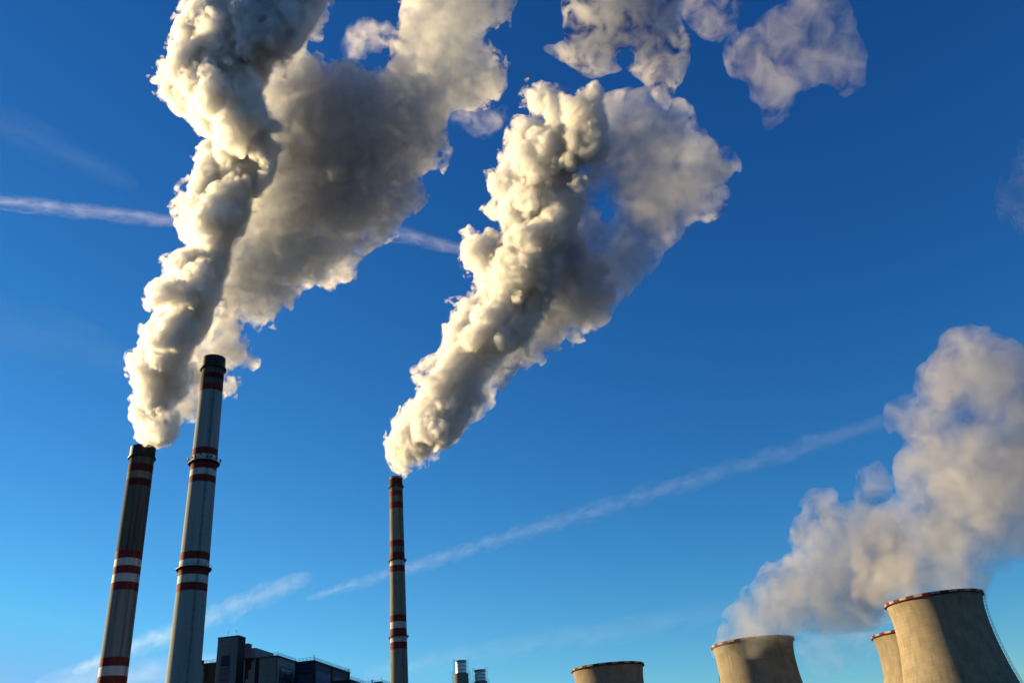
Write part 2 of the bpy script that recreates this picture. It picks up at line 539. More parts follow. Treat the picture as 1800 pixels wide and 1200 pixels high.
O_ = (0.0, 0.0)
# stair tower -------------------------------------------------------
sc = at_dist(419.5, 1117.3, 400.0)
ST = thing('stair_tower', 'tall grey slab-like stair tower beside the pale chimney, two aerials on its roof', 'building', (sc[0], sc[1], 0))
aL = along(sc, EX, 381, 1150); cR = along(sc, EY, 431, 1130)
zT = sc[2]
blk(ST, 'wall', M['panel_grey'], aL, 0, 0.0, cR, 0, zT)
blk(ST, 'roof', M['roof'], aL - 0.12, 0.12, -0.12, cR + 0.12, zT + 0.003, zT + 0.45)
blk(ST, 'side_cladding', M['panel_black'], 0.003, 0.15, -0.02, cR - 0.05, 0, zT - 0.1)
p0 = along(sc, EX, 388.5, 1160); p1 = along(sc, EX, 404, 1160)
zp = zat(sc, EX, p0, 389, 1153); zq = zat(sc, EX, p0, 388, 1171)
f = blk(ST, 'window_strip', M['panel_navy'], p0, p1, -0.12, -0.003, zq, zp)
f2 = blk(ST, 'louvre_strip', M['panel_mauve'], p0 - 0.2, p1 + 0.1, -0.16, -0.003, 2, zq - 0.004)
lv = MB()
for i in range(12):
    lv.box((0, 0), EX, EY, p0 - 0.1, p1, -0.26, -0.162, zq - 1.2 - i * 2.2, zq - 1.0 - i * 2.2)
lv.build('louvre_slats', M['steel_dark'], f2)
for k, (x, y, ytop) in enumerate(((398.8, 1119, 1105.5), (412.8, 1117.5, 1106))):
    a = along(sc, EX, x, y)
    base = np.array(sc[:2]) + EX * a + EY * 1.0
    z0 = zT + 0.45
    z1 = zat(sc, EX, a, x, ytop)
    A_ = MB()
    A_.bar((0, 0, 0), (0, 0, z1 - z0), 0.07, 5)
    if k == 0:
        for i in range(4):
            A_.bar((-0.22, 0, 0.8 + i * 0.45), (0.18, 0, 0.95 + i * 0.45), 0.05, 4)
        lab = 'thin whip aerial on the stair tower roof, left of the one with a crosspiece'
    else:
        A_.bar((-0.75, 0, z1 - z0 - 0.15), (0.45, 0, z1 - z0 - 0.15), 0.05, 4)
        A_.bar((0.3, -0.3, z1 - z0 - 0.7), (0.3, 0.3, z1 - z0 - 0.7), 0.12, 6)
        A_.bar((0, 0, z1 - z0 - 0.7), (0.3, 0, z1 - z0 - 0.7), 0.05, 4)
        lab = 'aerial mast with a small crosspiece near the roof corner of the stair tower'
    o = A_.build('roof_aerial', M['steel_dark'], loc=(base[0], base[1], z0))
    tag(o, lab, 'aerial', 'aerials on the stair tower')

# boiler house: the wall planes left and right of the stair tower ----
bc = at_dist(487.3, 1150.6, 415.0)                         # its front right corner
BH = thing('boiler_house', 'dark clad boiler house with stepped black panels behind the stair tower', 'building', (bc[0], bc[1], 0))
zB = bc[2]
aW = along(bc, EX, 352, 1157)
c2 = along(bc, EY, 519.5, 1161)
blk(BH, 'wall', M['panel_grey'], aW, 0, 0, c2 + 30, 0, zB - 0.6)
blk(BH, 'roof', M['roof'], aW - 0.25, 0.25, -0.25, c2 + 30.2, zB - 0.597, zB)
A = lambda x, y=1170: along(bc, EX, x, y)
z_at = lambda x, y: zat(bc, EX, A(x, y), x, y)
blk(BH, 'brown_cladding', M['panel_brown'], A(359.5), A(381), -0.12, -0.003, 0, zB - 0.62)
# stepped black cladding, each column ending at its own height
for x0, x1, yb in ((352.2, 358.6, 1159.5), (358.6, 362.5, 1180), (362.5, 367, 1197)):
    blk(BH, 'step_cladding', M['panel_black'], A(x0), A(x1) - 0.01, -0.2, -0.123, z_at(x1, yb), zB - 0.63)
for x0, x1, yb in ((431, 433, 1199), (433, 437, 1192), (437, 441.5, 1176), (441.5, 446, 1160)):
    blk(BH, 'step_cladding', M['panel_black'], A(x0), A(x1) - 0.01, -0.2, -0.003, z_at(x1, yb), zB - 0.63)
blk(BH, 'pillar', M['panel_black'], A(449.5), A(455), -0.35, -0.003, 0, zB - 0.63)  # black strip standing in for the dark gap beside the grey panel
blk(BH, 'corner_trim', M['panel_black'], A(486.2), 0.14, -0.14, -0.003, 0, zB - 0.63)
blk(BH, 'side_cladding', M['panel_pale'], 0.003, 0.12, 0.35, c2 - 0.6, 0, zB - 1.6)
blk(BH, 'corner_trim', M['panel_black'], 0.003, 0.2, c2 - 0.55, c2 + 0.05, 0, zB - 0.63)
Cw = lambda x, y=1185: along(bc, EY, x, y)
w0, w1 = Cw(491.5), Cw(510.5)
zw = zat(bc, EY, w0, 491.5, 1172.5)
zw2 = zat(bc, EY, w0, 491.5, 1192)
blk(BH, 'window_surround', M['panel_black'], 0.123, 0.2, w0 - 0.5, w1 + 0.9, 20, zw + 0.4)
wn = blk(BH, 'window', M['glass_brown'], 0.203, 0.26, w0, w1, zw2, zw)
mu = MB()
for i in range(7):
    t = w0 + (w1 - w0) * i / 6
    mu.box((0, 0), EX, EY, 0.263, 0.33, t - 0.07, t + 0.07, zw2, zw)
mu.box((0, 0), EX, EY, 0.263, 0.34, w0, w1, zw2 - 0.12, zw2 + 0.1)
mu.build('mullions', M['steel_dark'], wn)
blk(BH, 'lower_panel', M['panel_mauve'], 0.203, 0.25, w0, w1 - 0.3, 5, zw2 - 0.2)
# roof structures
ph = thing('penthouse', 'pale box-shaped roof housing sloping away behind the boiler house edge', 'roof housing', (0, 0, 0))
pc = at_dist(449.6, 1138.3, 421.0)
ph.location = (pc[0], pc[1], zB)
ce = along(pc, EY, 481, 1150)
blk(ph, 'wall', M['panel_pale'], -9.0, 0, 0, ce, 0.002, pc[2] - zB)
blk(ph, 'roof', M['roof'], -9.05, 0.05, -0.1, ce + 0.05, pc[2] - zB + 0.003, pc[2] - zB + 0.18)
blk(ph, 'dark_side', M['panel_black'], -9.0, -3.2, -0.12, -0.003, 0.01, pc[2] - zB - 0.25)
p2 = at_dist(437, 1130.6, 417.0)
hb = thing('lift_housing', 'small mauve roof box just right of the stair tower top', 'roof housing', (p2[0], p2[1], zB))
a_ = along(p2, EX, 431, 1130)
blk(hb, 'wall', M['panel_mauve'], a_ - 2, -0.0, 0, 3.5, 0.002, p2[2] - zB)
blk(hb, 'roof', M['roof'], a_ - 2.1, 0.1, -0.1, 3.6, p2[2] - zB + 0.003, p2[2] - zB + 0.2)
railing(BH, bc, [(aW, 0), (A(380), 0)], zB)
railing(BH, bc, [(A(478), 0.1), (-0.1, 0.1), (-0.1, c2)], zB)

# blue hall ----------------------------------------------------------
hc = at_dist(551.8, 1159.2, 412.0)
HL = thing('turbine_hall', 'navy blue hall with lighter blue wall panels and a railed flat roof', 'building', (hc[0], hc[1], 0))
zH = hc[2]
aH = along(hc, EX, 519.8, 1162); cH = along(hc, EY, 615, 1181)
blk(HL, 'wall', M['panel_navy'], aH, 0, 0, cH, 0, zH - 0.5)
blk(HL, 'roof', M['roof'], aH - 0.2, 0.3, -0.3, cH + 0.2, zH - 0.497, zH)
Ch = lambda x, y=1185: along(hc, EY, x, y)
for x0, x1, y0 in ((556, 581, 1177.5), (586.5, 611, 1187.5)):
    zz = zat(hc, EY, Ch(x0), x0, y0)
    blk(HL, 'wall_panel', M['panel_blue'], 0.003, 0.1, Ch(x0), Ch(x1), 0, zz)
    blk(HL, 'panel_joint', M['panel_navy'], 0.103, 0.14, Ch(x0), Ch(x1), zz - 4.2, zz - 4.0)
for x in (553.3, 583.5, 613.3):
    blk(HL, 'pillar', M['panel_navy'], 0.003, 0.4, Ch(x) - 0.5, Ch(x) + 0.5, 0, zH - 0.52)
blk(HL, 'upper_band', M['panel_black'], 0.003, 0.06, 0.2, cH, zH - 1.4, zH - 0.52)
for y in (1167, 1174, 1182):
    z_ = zat(hc, EX, along(hc, EX, 535, y), 535, y)
    blk(HL, 'ledge', M['panel_black'], aH + 1, -1, -0.25, -0.003, z_ - 0.18, z_ + 0.12)
blk(HL, 'pillar', M['panel_black'], aH, aH + 1.2, -0.3, -0.003, 0, zH - 0.52)
blk(HL, 'corner_trim', M['steel_dark'], -0.5, 0.12, -0.12, -0.003, 0, zH - 0.52)
railing(HL, hc, [(aH, 0.1), (-0.1, 0.1), (-0.1, cH - 0.1), (-4.0, cH - 0.1)], zH, h=1.3)
pl = MB(); pl.bar((0, 0, zH), (0, 0, zH + 2.7), 0.09, 5); pl.box((0, 0), EX, EY, -0.5, 0.1, -0.12, 0.12, zH + 1.9, zH + 2.1)
pl.bar((0.25, 0, zH), (0.25, 0, zH + 1.9), 0.07, 5)
pl.build('lightning_rod', M['steel_dark'], HL)
q = MB()
for dx in (0, 0.5, 0.9):
    q.bar((EY[0] * cH - dx, EY[1] * cH, zH), (EY[0] * cH - dx, EY[1] * cH, zH + 1.9 - dx * 0.5), 0.06, 4)
q.bar((EY[0] * cH - 1.2, EY[1] * cH, zH + 1.6), (EY[0] * cH + 0.3, EY[1] * cH, zH + 1.75), 0.05, 4)
q.build('lightning_rod', M['steel_dark'], HL)

# low annex further back ----------------------------------------------
nc = at_dist(671, 1198.5, 455.0)
AX = thing('annex_building', 'low dark annex at the bottom edge with a railed roof, left of the lone chimney', 'building', (nc[0], nc[1], 0))
zN = nc[2]
aN = along(nc, EX, 637, 1200)
blk(AX, 'wall', M['panel_brown'], aN - 8, 0, 0, 22, 0, zN - 0.4)
blk(AX, 'roof', M['roof'], aN - 8.2, 0.2, -0.2, 22.2, zN - 0.397, zN)
railing(AX, nc, [(aN, 0), (0, 0), (0.0, 20)], zN, h=1.3)
sb = MB(); sb.bar((0, 0, zN), (0, 0, zN + 2.9), 0.09, 5); sb.build('lightning_rod', M['steel_dark'], AX)
v_ = along(nc, EX, 658, 1200)
sv = MB(); sv.box((0, 0), EX, EY, v_ - 0.9, v_ + 3.2, 1.5, 4, zN + 0.002, zN + 0.7); sv.lathe([(0.4, zN), (0.4, zN + 1.7), (0.05, zN + 1.9), (0.05, zN)], 12, c=(EX[0] * (v_ - 1.2), EX[1] * (v_ - 1.2)))
sv.build('roof_vent', M['panel_navy'], AX)
lc = at_dist(616, 1193, 430.0)
LK = thing('link_building', 'narrow roofed link building running back from the navy hall', 'building', (lc[0], lc[1], 0))
zL = lc[2]; cL = along(lc, EY, 640, 1201)
blk(LK, 'wall', M['panel_brown'], -12, 0, 0, cL, 0, zL - 0.35)
blk(LK, 'roof', M['roof'], -12.2, 0.2, -0.1, cL + 0.2, zL - 0.347, zL)
railing(LK, lc, [(0, 0), (0, cL)], zL, h=1.3)


# ------------------------------------------------------------------ smoke
def vnoise(shape, h, lam, rng, origin=(0, 0, 0)):
    """smooth random field on a regular grid (cubic B-spline of a random lattice), about unit variance"""
    mats = []
    lat = []
    for n in shape:
        t = np.arange(n) * h / lam + rng.random()
        i = np.floor(t).astype(int)
        f = (t - i)
        m = np.zeros((n, i.max() + 4), np.float32)
        r = np.arange(n)
        m[r, i] = (1 - f) ** 3 / 6
        m[r, i + 1] = (3 * f ** 3 - 6 * f ** 2 + 4) / 6
        m[r, i + 2] = (-3 * f ** 3 + 3 * f ** 2 + 3 * f + 1) / 6
        m[r, i + 3] = f ** 3 / 6
        mats.append(m)
        lat.append(i.max() + 4)
    g = rng.standard_normal(lat).astype(np.float32)
    g = np.tensordot(mats[0], g, (1, 0))
    if len(shape) == 3:
        g = np.einsum('jb,abc->ajc', mats[1], g, optimize=True)
        g = np.tensordot(g, mats[2], (2, 1))
        return g * 2.6
    g = np.tensordot(g, mats[1], (1, 1))
    return g * 2.0


def surface_nets(F):
    """closed quad surface of F = 0 (inside F > 0), in grid units"""
    ins = F > 0
    nx, ny, nz = F.shape
    c = np.zeros((nx - 1, ny - 1, nz - 1), np.uint8)
    for a in (0, 1):
        for b in (0, 1):
            for d in (0, 1):
                c += ins[a:nx - 1 + a, b:ny - 1 + b, d:nz - 1 + d]
    act = (c > 0) & (c < 8)
    idx = np.argwhere(act)
    num = -np.ones(act.shape, np.int32)
    num[act] = np.arange(len(idx))
    pos = np.zeros((len(idx), 3), np.float32)
    cnt = np.zeros(len(idx), np.float32)
    I, J, K = idx.T
    cor = {}
    for a in (0, 1):
        for b in (0, 1):
            for d in (0, 1):
                cor[a, b, d] = F[I + a, J + b, K + d]
    for ax in range(3):
        o = [q for q in range(3) if q != ax]
        for s in (0, 1):
            for t in (0, 1):
                p = [0, 0, 0]; p[o[0]] = s; p[o[1]] = t
                q = list(p); q[ax] = 1
                A = cor[tuple(p)]; B = cor[tuple(q)]
                m = (A > 0) != (B > 0)
                tt = np.where(m, A / np.where(m, A - B, 1), 0)
                pos[:, o[0]] += m * s
                pos[:, o[1]] += m * t
                pos[:, ax] += tt
                cnt += m
    pos = idx + pos / cnt[:, None]
    quads = []
    for ax in range(3):
        o = [q for q in range(3) if q != ax]
        s0 = [slice(1, -1)] * 3; s0[ax] = slice(0, -1)
        s1 = [slice(1, -1)] * 3; s1[ax] = slice(1, None)
        a = ins[tuple(s0)]; b = ins[tuple(s1)]
        e = np.argwhere(a != b)
        flip = a[tuple(e.T)]
        base = e.copy()
        for q in o:
            base[:, q] += 1
        def cell(di, dj):
            z = base.copy(); z[:, o[0]] -= di; z[:, o[1]] -= dj
            return num[z[:, 0], z[:, 1], z[:, 2]]
        q = np.stack([cell(1, 1), cell(0, 1), cell(0, 0), cell(1, 0)], 1)
        if ax == 1:
            flip = ~flip
        q[~flip] = q[~flip][:, ::-1]
        quads.append(q)
    return pos, np.concatenate(quads)


def poly_dist(P, X, Y):
    """signed distance to a closed outline, positive inside"""
    d2 = np.full(X.shape, 1e18)
    inside = np.zeros(X.shape, bool)
    n = len(P)
    for i in range(n):
        ax, ay = P[i]; bx, by = P[(i + 1) % n]
        ex, ey = bx - ax, by - ay
        wx, wy = X - ax, Y - ay
        t = np.clip((wx * ex + wy * ey) / (ex * ex + ey * ey + 1e-9), 0, 1)
        d2 = np.minimum(d2, (wx - t * ex) ** 2 + (wy - t * ey) ** 2)
        c = (ay > Y) != (by > Y)
        inside ^= c & (X < (bx - ax) * (Y - ay) / ((by - ay) if by != ay else 1e-9) + ax)
    d = np.sqrt(d2)
    return np.where(inside, d, -d)


def blur2(A, k):
    for _ in range(k):
        p = np.pad(A, 1, mode='edge')
        A = (p[:-2, 1:-1] + p[2:, 1:-1] + p[1:-1, :-2] + p[1:-1, 2:] + 4 * p[1:-1, 1:-1]) / 8
    return A


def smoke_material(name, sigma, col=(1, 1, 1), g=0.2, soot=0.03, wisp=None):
    """white droplets with an absorption share (soot) that deepens the shade; wisp: (size in m, low, high) tears the density into shreds"""
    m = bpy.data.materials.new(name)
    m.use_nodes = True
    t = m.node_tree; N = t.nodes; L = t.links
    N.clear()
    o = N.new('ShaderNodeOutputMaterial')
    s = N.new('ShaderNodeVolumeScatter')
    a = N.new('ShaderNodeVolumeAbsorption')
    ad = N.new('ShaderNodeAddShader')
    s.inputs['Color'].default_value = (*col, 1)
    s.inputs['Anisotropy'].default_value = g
    a.inputs['Color'].default_value = (0.0, 0.08, 0.24, 1)  # absorbs red most, to pull the shaded smoke towards neutral grey
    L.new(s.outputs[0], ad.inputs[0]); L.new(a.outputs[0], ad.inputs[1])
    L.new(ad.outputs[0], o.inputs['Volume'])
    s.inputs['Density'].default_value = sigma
    a.inputs['Density'].default_value = sigma * soot  # absorption added to darken the shaded smoke and dim the steam
    if wisp:
        tc = N.new('ShaderNodeTexCoord')
        n = N.new('ShaderNodeTexNoise'); n.inputs['Scale'].default_value = 1.0 / wisp[0]
        n.inputs['Detail'].default_value = 5; n.inputs['Roughness'].default_value = 0.62; n.inputs['Distortion'].default_value = 0.6
        r = N.new('ShaderNodeMapRange'); r.inputs[1].default_value = wisp[1]; r.inputs[2].default_value = wisp[2]; r.inputs[4].default_value = sigma
        L.new(tc.outputs['Object'], n.inputs['Vector']); L.new(n.outputs['Fac'], r.inputs[0])
        L.new(r.outputs[0], s.inputs['Density'])
        m.cycles.volume_step_rate = wisp[3] if len(wisp) > 3 else 0.3
    return m


def plume_frame(outlines, mouth):
    """a frame facing the plume, through the mouth it leaves: origin, right, up, away"""
    allp = np.array([p for o in outlines for p in o], float)
    c = (allp.min(0) + allp.max(0)) / 2
    n = ray(*c)
    u = np.cross(n, [0, 0, 1.0]); u /= np.linalg.norm(u)
    v = np.cross(u, n)
    O = EYE + n * (np.dot(mouth - EYE, n))
    return O, u, v, n


LAMS = ((48, .10), (28, .2), (16, .3), (9, .35), (5.2, .44), (3.2, .56), (2.1, .66))


def billow(name, outline, frame, h, sigmas, parent, seed=1, depth=0.0, lams=LAMS, amp=1.0, mouth=None, soot=0.03, wisp=None, fray=0.0, warp=1.6, crumbs=1500,
           holes=(), wob=0.3, flat=1.0, g=0.2, col=(1, 1, 1), sharp=1.0, skew=0.0):
    """billowing smoke filling an outline: the outline swells to a round body as deep as it is wide, and
    cauliflower lumps of many sizes grow on it. sigmas: [(shell inset in m, scattering per m), ...]"""
    rng = np.random.default_rng(seed)
    O, u, v, n = frame
    O = EYE + (O - EYE) * (1 + depth / np.dot(O - EYE, n))
    def proj(P):
        R = []
        for x, y in P:
            d = ray(x, y)
            q = EYE + d * (np.dot(O - EYE, n) / np.dot(d, n)) - O
            R.append((np.dot(q, u), np.dot(q, v)))
        return np.array(R)
    P = proj(outline)
    H = [proj(q) for q in holes]
    pad = 10 + amp * 40
    lo = P.min(0) - pad; hi = P.max(0) + pad
    nx, ny = (np.ceil((hi - lo) / h)).astype(int)
    # coarse outline distance + local thickness
    cs = max(h * 3, 2.0)
    cx = np.arange(lo[0], hi[0] + cs, cs); cy = np.arange(lo[1], hi[1] + cs, cs)
    X, Y = np.meshgrid(cx, cy, indexing='ij')
    dc = poly_dist(P, X, Y)
    for q in H:
        dc = np.minimum(dc, -poly_dist(q, X, Y))
    R = np.full(dc.shape, 1.5)
    Ii, Jj = np.indices(dc.shape)
    pts = np.argwhere(dc > cs * 0.7)
    order = np.argsort(dc[dc > cs * 0.7])
    for k in order:
        i, j = pts[k]; r = dc[i, j]; q = int(r * 1.25 / cs) + 1
        sl = (slice(max(0, i - q), i + q + 1), slice(max(0, j - q), j + q + 1))
        m = (Ii[sl] - i) ** 2 + (Jj[sl] - j) ** 2 <= (r * 1.2 / cs) ** 2 + 1
        R[sl][m] = np.maximum(R[sl][m], r)
    R = blur2(R, 6)
    fx = lo[0] + np.arange(nx) * h; fy = lo[1] + np.arange(ny) * h
    def up(A):
        gi = (fx - cx[0]) / cs; gj = (fy - cy[0]) / cs
        i = np.clip(gi.astype(int), 0, len(cx) - 2); j = np.clip(gj.astype(int), 0, len(cy) - 2)
        a = (gi - i)[:, None]; b = (gj - j)[None]
        return (A[np.ix_(i, j)] * (1 - a) * (1 - b) + A[np.ix_(i + 1, j)] * a * (1 - b)
                + A[np.ix_(i, j + 1)] * (1 - a) * b + A[np.ix_(i + 1, j + 1)] * a * b)
    d = up(dc).astype(np.float32); Rf = np.maximum(up(R), 1.5).astype(np.float32)
    Rf = np.maximum(Rf, np.minimum(d, 1e9))
    off = vnoise((nx, ny), h, 45, rng) * Rf * wob
    if skew:
        wgt = np.clip(d, 0, None) + 1e-6
        uc = (wgt * fx[:, None]).sum(0) / wgt.sum(0)
        uc = np.convolve(np.pad(uc, 12, mode='edge'), np.ones(25) / 25, 'valid')
        off = off - skew * (fx[:, None] - uc[None])
    zr = float((np.where(d > -4, np.abs(off) + Rf * flat * (0.6 if skew else 1), 0)).max()) + 12
    nz = int(2 * zr / h) + 1
    wz = (-zr + np.arange(nz) * h).astype(np.float32)
    W = (wz[None, None] - off[:, :, None].astype(np.float32)) / flat
    F = Rf[:, :, None] - np.sqrt((Rf - d)[:, :, None] ** 2 + W ** 2)
    del W
    calm = np.ones((nx, ny), np.float32)
    if mouth is not None:
        mp = proj([mouth])[0]
        calm = np.clip(np.hypot(fx[:, None] - mp[0], fy[None] - mp[1]) / 38.0, 0.12, 1).astype(np.float32)
        F -= (1.4 * (1 - calm))[:, :, None]
    D = np.zeros(F.shape, np.float32)
    for lam, k_ in lams:
        a = amp * k_ * lam * np.clip((Rf * 1.9 - lam) / (Rf * 0.8), 0, 1) * calm
        if lam < 2 * h:
            continue
        N = vnoise(F.shape, h, lam, rng)
        if sharp > 0:
            N = np.sqrt(np.abs(N)) * 2.2 - 1.8
        if fray or lam < 6:
            fr_k = min(0.6, fray + (0.25 if lam < 6 else 0))
            N = N * (1 - fr_k) + fr_k * 0.8 * vnoise(F.shape, h, lam * 0.9, rng)
        D += N * (a if lam > 10 else a * (0.85 / calm) ** 0.85)[:, :, None]
    del N
    patch = 1 / (1 + np.exp(-2.2 * vnoise(F.shape, h, 24, rng)))       # some stretches smooth, others tightly curled
    D *= 0.6 + 0.75 * patch
    del patch
    if warp:                                  # stir the lumps so they do not follow a lattice
        ii = np.meshgrid(*[np.arange(q, dtype=np.float32) for q in F.shape], indexing='ij', sparse=True)
        co = []
        for k in range(3):
            c = ii[k] + (vnoise(F.shape, h, 15, rng) * (warp / h) + vnoise(F.shape, h, 6, rng) * (warp * 0.35 / h)) * calm[:, :, None]
            co.append(np.clip(c, 0, F.shape[k] - 1.001))
        fl = [c.astype(np.int32) for c in co]
        fr_ = [c - f for c, f in zip(co, fl)]
        base = (fl[0] * F.shape[1] + fl[1]) * F.shape[2] + fl[2]
        Dr = D.ravel(); out = np.zeros(F.shape, np.float32)
        for a_ in (0, 1):
            wa = fr_[0] if a_ else 1 - fr_[0]
            for b_ in (0, 1):
                wb = wa * (fr_[1] if b_ else 1 - fr_[1])
                for c_ in (0, 1):
                    out += Dr[base + (a_ * F.shape[1] + b_) * F.shape[2] + c_] * (wb * (fr_[2] if c_ else 1 - fr_[2]))
        D = out
        del co, fl, fr_, base, out
    F += D
    del D
    F[0] = F[-1] = -50; F[:, 0] = F[:, -1] = -50; F[:, :, 0] = F[:, :, -1] = -50
    M = Matrix(((u[0], v[0], n[0], O[0]), (u[1], v[1], n[1], O[1]), (u[2], v[2], n[2], O[2]), (0, 0, 0, 1)))
    for k, (inset, sg, *ws) in enumerate(sigmas):
        G = F - inset
        G[np.abs(G) < 1e-4] = 1e-4
        pos, quads = surface_nets(G)
        if not len(quads):
            continue
        if crumbs:                            # drop loose crumbs smaller than this many points
            lab = np.arange(len(pos))
            ea = quads[:, [0, 1, 2, 3]].ravel(); eb = quads[:, [1, 2, 3, 0]].ravel()
            while True:
                la, lb = lab[ea], lab[eb]
                lo_, hi_ = np.minimum(la, lb), np.maximum(la, lb)
                mk = lo_ != hi_
                if not mk.any():
                    break
                np.minimum.at(lab, hi_[mk], lo_[mk])
                while True:
                    l2 = lab[lab]
                    if (l2 == lab).all():
                        break
                    lab = l2
            ct = np.bincount(lab, minlength=len(lab))
            keep = ct[lab] >= crumbs
            quads = quads[keep[quads[:, 0]]]
            ren = np.cumsum(keep) - 1
            quads = ren[quads]; pos = pos[keep]
        pos = pos * h + np.array([lo[0], lo[1], -zr])
        me = bpy.data.meshes.new(name)
        me.vertices.add(len(pos)); me.vertices.foreach_set('co', pos.astype(np.float32).ravel())
        me.loops.add(quads.size); me.loops.foreach_set('vertex_index', quads.astype(np.int32).ravel())
        me.polygons.add(len(quads)); me.polygons.foreach_set('loop_start', np.arange(0, quads.size, 4, dtype=np.int32))
        me.update(calc_edges=True)
        me.materials.append(smoke_material('vapour', sg, col, g, soot, ws[0] if ws else wisp))
        ob = bpy.data.objects.new(name, me)
        COL.objects.link(ob)
        ob.matrix_world = M
        if parent is not None:
            ob.parent = parent
            ob.matrix_parent_inverse = parent.matrix_world.inverted()
        print('SMOKE', name, F.shape, len(pos))


A1 = [(236,797),(233,789),(230,765),(222,745),(221,715),(230,690),(226,672),(213,655),(210,635),(222,612),(221,590),(232,568),(252,548),(244,520),(250,490),(272,462),(300,447),(322,432),(310,405),(295,380),(300,350),(312,322),(335,305),(345,280),(325,245),(300,220),(280,195),(262,165),(256,140),(262,105),(268,70),(290,50),(312,30),(320,0),(330,-70),(620,-70),(585,0),(555,50),(520,90),(490,130),(490,180),(497,220),(480,270),(468,310),(450,350),(430,390),(415,430),(410,470),(405,500),(380,530),(360,580),(345,610),(335,650),(320,700),(315,750),(295,775),(274,789),(267,798)]
B1 = [(262,790),(290,782),(315,765),(345,740),(370,715),(408,695),(415,670),(405,655),(448,640),(447,620),(440,590),(445,560),(480,560),(525,540),(545,515),(580,510),(600,495),(625,490),(615,465),(613,430),(640,415),(680,405),(700,385),(740,370),(757,350),(748,315),(770,300),(790,265),(765,235),(770,200),(790,180),(840,180),(885,150),(880,110),(870,50),(900,0),(930,-70),(690,-70),(700,0),(700,60),(680,110),(670,150),(640,145),(600,130),(575,105),(560,75),(578,20),(540,0),(480,60),(440,200),(400,350),(360,450),(330,560),(280,650),(250,720),(250,780)]
def plume(label, group='plumes rising from the power station'):
    T = thing('smoke_plume', label, 'smoke plume', (0, 0, 0), group)
    return T


P1 = plume('huge billowing cream and grey plume from the soot-blackened chimney at far left')
fr = plume_frame([A1, B1], STACK1)
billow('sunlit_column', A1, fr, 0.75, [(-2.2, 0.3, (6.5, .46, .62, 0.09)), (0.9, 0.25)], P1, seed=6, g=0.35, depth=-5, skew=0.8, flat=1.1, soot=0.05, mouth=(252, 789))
billow('shaded_bank', B1, fr, 0.88, [(-2.4, 0.17, (8, .46, .62, 0.1)), (3.0, 0.03)], P1, seed=4, depth=16, g=0.3, flat=0.7, mouth=(262, 789), soot=0.12, amp=1.0, fray=0.1)  # absorbs more than the sunlit column, so its shade is partly coloured in
W1 = [(600,75),(612,45),(650,30),(685,40),(705,65),(722,95),(712,118),(690,95),(660,85),(640,100),(612,108)]
billow('wisp', W1, fr, 0.8, [(-1, 0.02), (1, 0.03)], P1, seed=14, depth=20, fray=0.6, wisp=(9, .4, .6))
W2 = [(790,185),(830,172),(860,190),(892,190),(895,218),(850,240),(820,228),(785,205)]
billow('wisp', W2, fr, 0.8, [(-1, 0.008), (1, 0.012)], P1, seed=15, depth=20, fray=0.6, wisp=(9, .42, .6))

P3 = plume('slanting cream plume from the lone middle chimney, ragged at its upper right end')
A3 = [(687,848),(684,838),(682,820),(679,795),(677,765),(690,745),(712,715),(722,680),(718,660),(740,650),(770,625),(785,605),(780,575),(800,560),(790,540),(785,530),(822,510),(828,490),(815,460),(808,430),(812,402),(840,395),(845,355),(870,340),(862,300),(880,260),(905,240),(915,215),(918,170),(925,150),(960,145),(985,145),(1010,155),(1035,180),(1055,215),(1060,260),(1040,320),(1010,365),(1000,410),(985,440),(980,500),(965,540),(940,575),(905,630),(880,660),(845,700),(810,745),(780,775),(750,803),(725,822),(709,840),(705,848)]
B3 = [(690,843),(720,790),(760,740),(810,680),(860,610),(910,550),(940,490),(960,430),(985,380),(1010,400),(1040,450),(1075,480),(1070,520),(1060,545),(1045,572),(995,597),(960,605),(955,632),(940,638),(905,645),(890,665),(870,692),(860,718),(820,745),(800,772),(780,783),(765,803),(740,817),(722,828),(708,843)]
B4 = [(930,520),(940,430),(955,340),(975,260),(1005,205),(1060,192),(1075,175),(1120,155),(1162,170),(1195,198),(1215,240),(1255,262),(1292,290),(1285,335),(1250,372),(1205,388),(1185,410),(1155,430),(1140,470),(1112,500),(1085,520),(1060,560),(1030,585),(990,570)]
H3 = [(1044,328),(1062,322),(1070,345),(1082,365),(1084,398),(1070,415),(1062,385),(1048,365)]
fr3 = plume_frame([A3, B3], STACK3)
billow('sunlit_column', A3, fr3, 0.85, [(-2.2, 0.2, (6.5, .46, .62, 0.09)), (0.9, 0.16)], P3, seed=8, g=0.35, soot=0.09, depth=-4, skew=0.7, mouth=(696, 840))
billow('shaded_bank', B3, fr3, 1.0, [(-2.4, 0.14, (9, .43, .62, 0.12)), (2, 0.05)], P3, seed=9, depth=10, g=0.3, flat=0.7, mouth=(698, 840), fray=0.25, soot=0.14)  # extra absorption again deepens the shade on this side
billow('thinning_top', B4, fr3, 1.1, [(-3, 0.06, (15, .41, .63, 0.15)), (6, 0.012)], P3, seed=10, depth=16, g=0.3, flat=0.7, holes=[H3], amp=1.15, fray=0.45, soot=0.25)

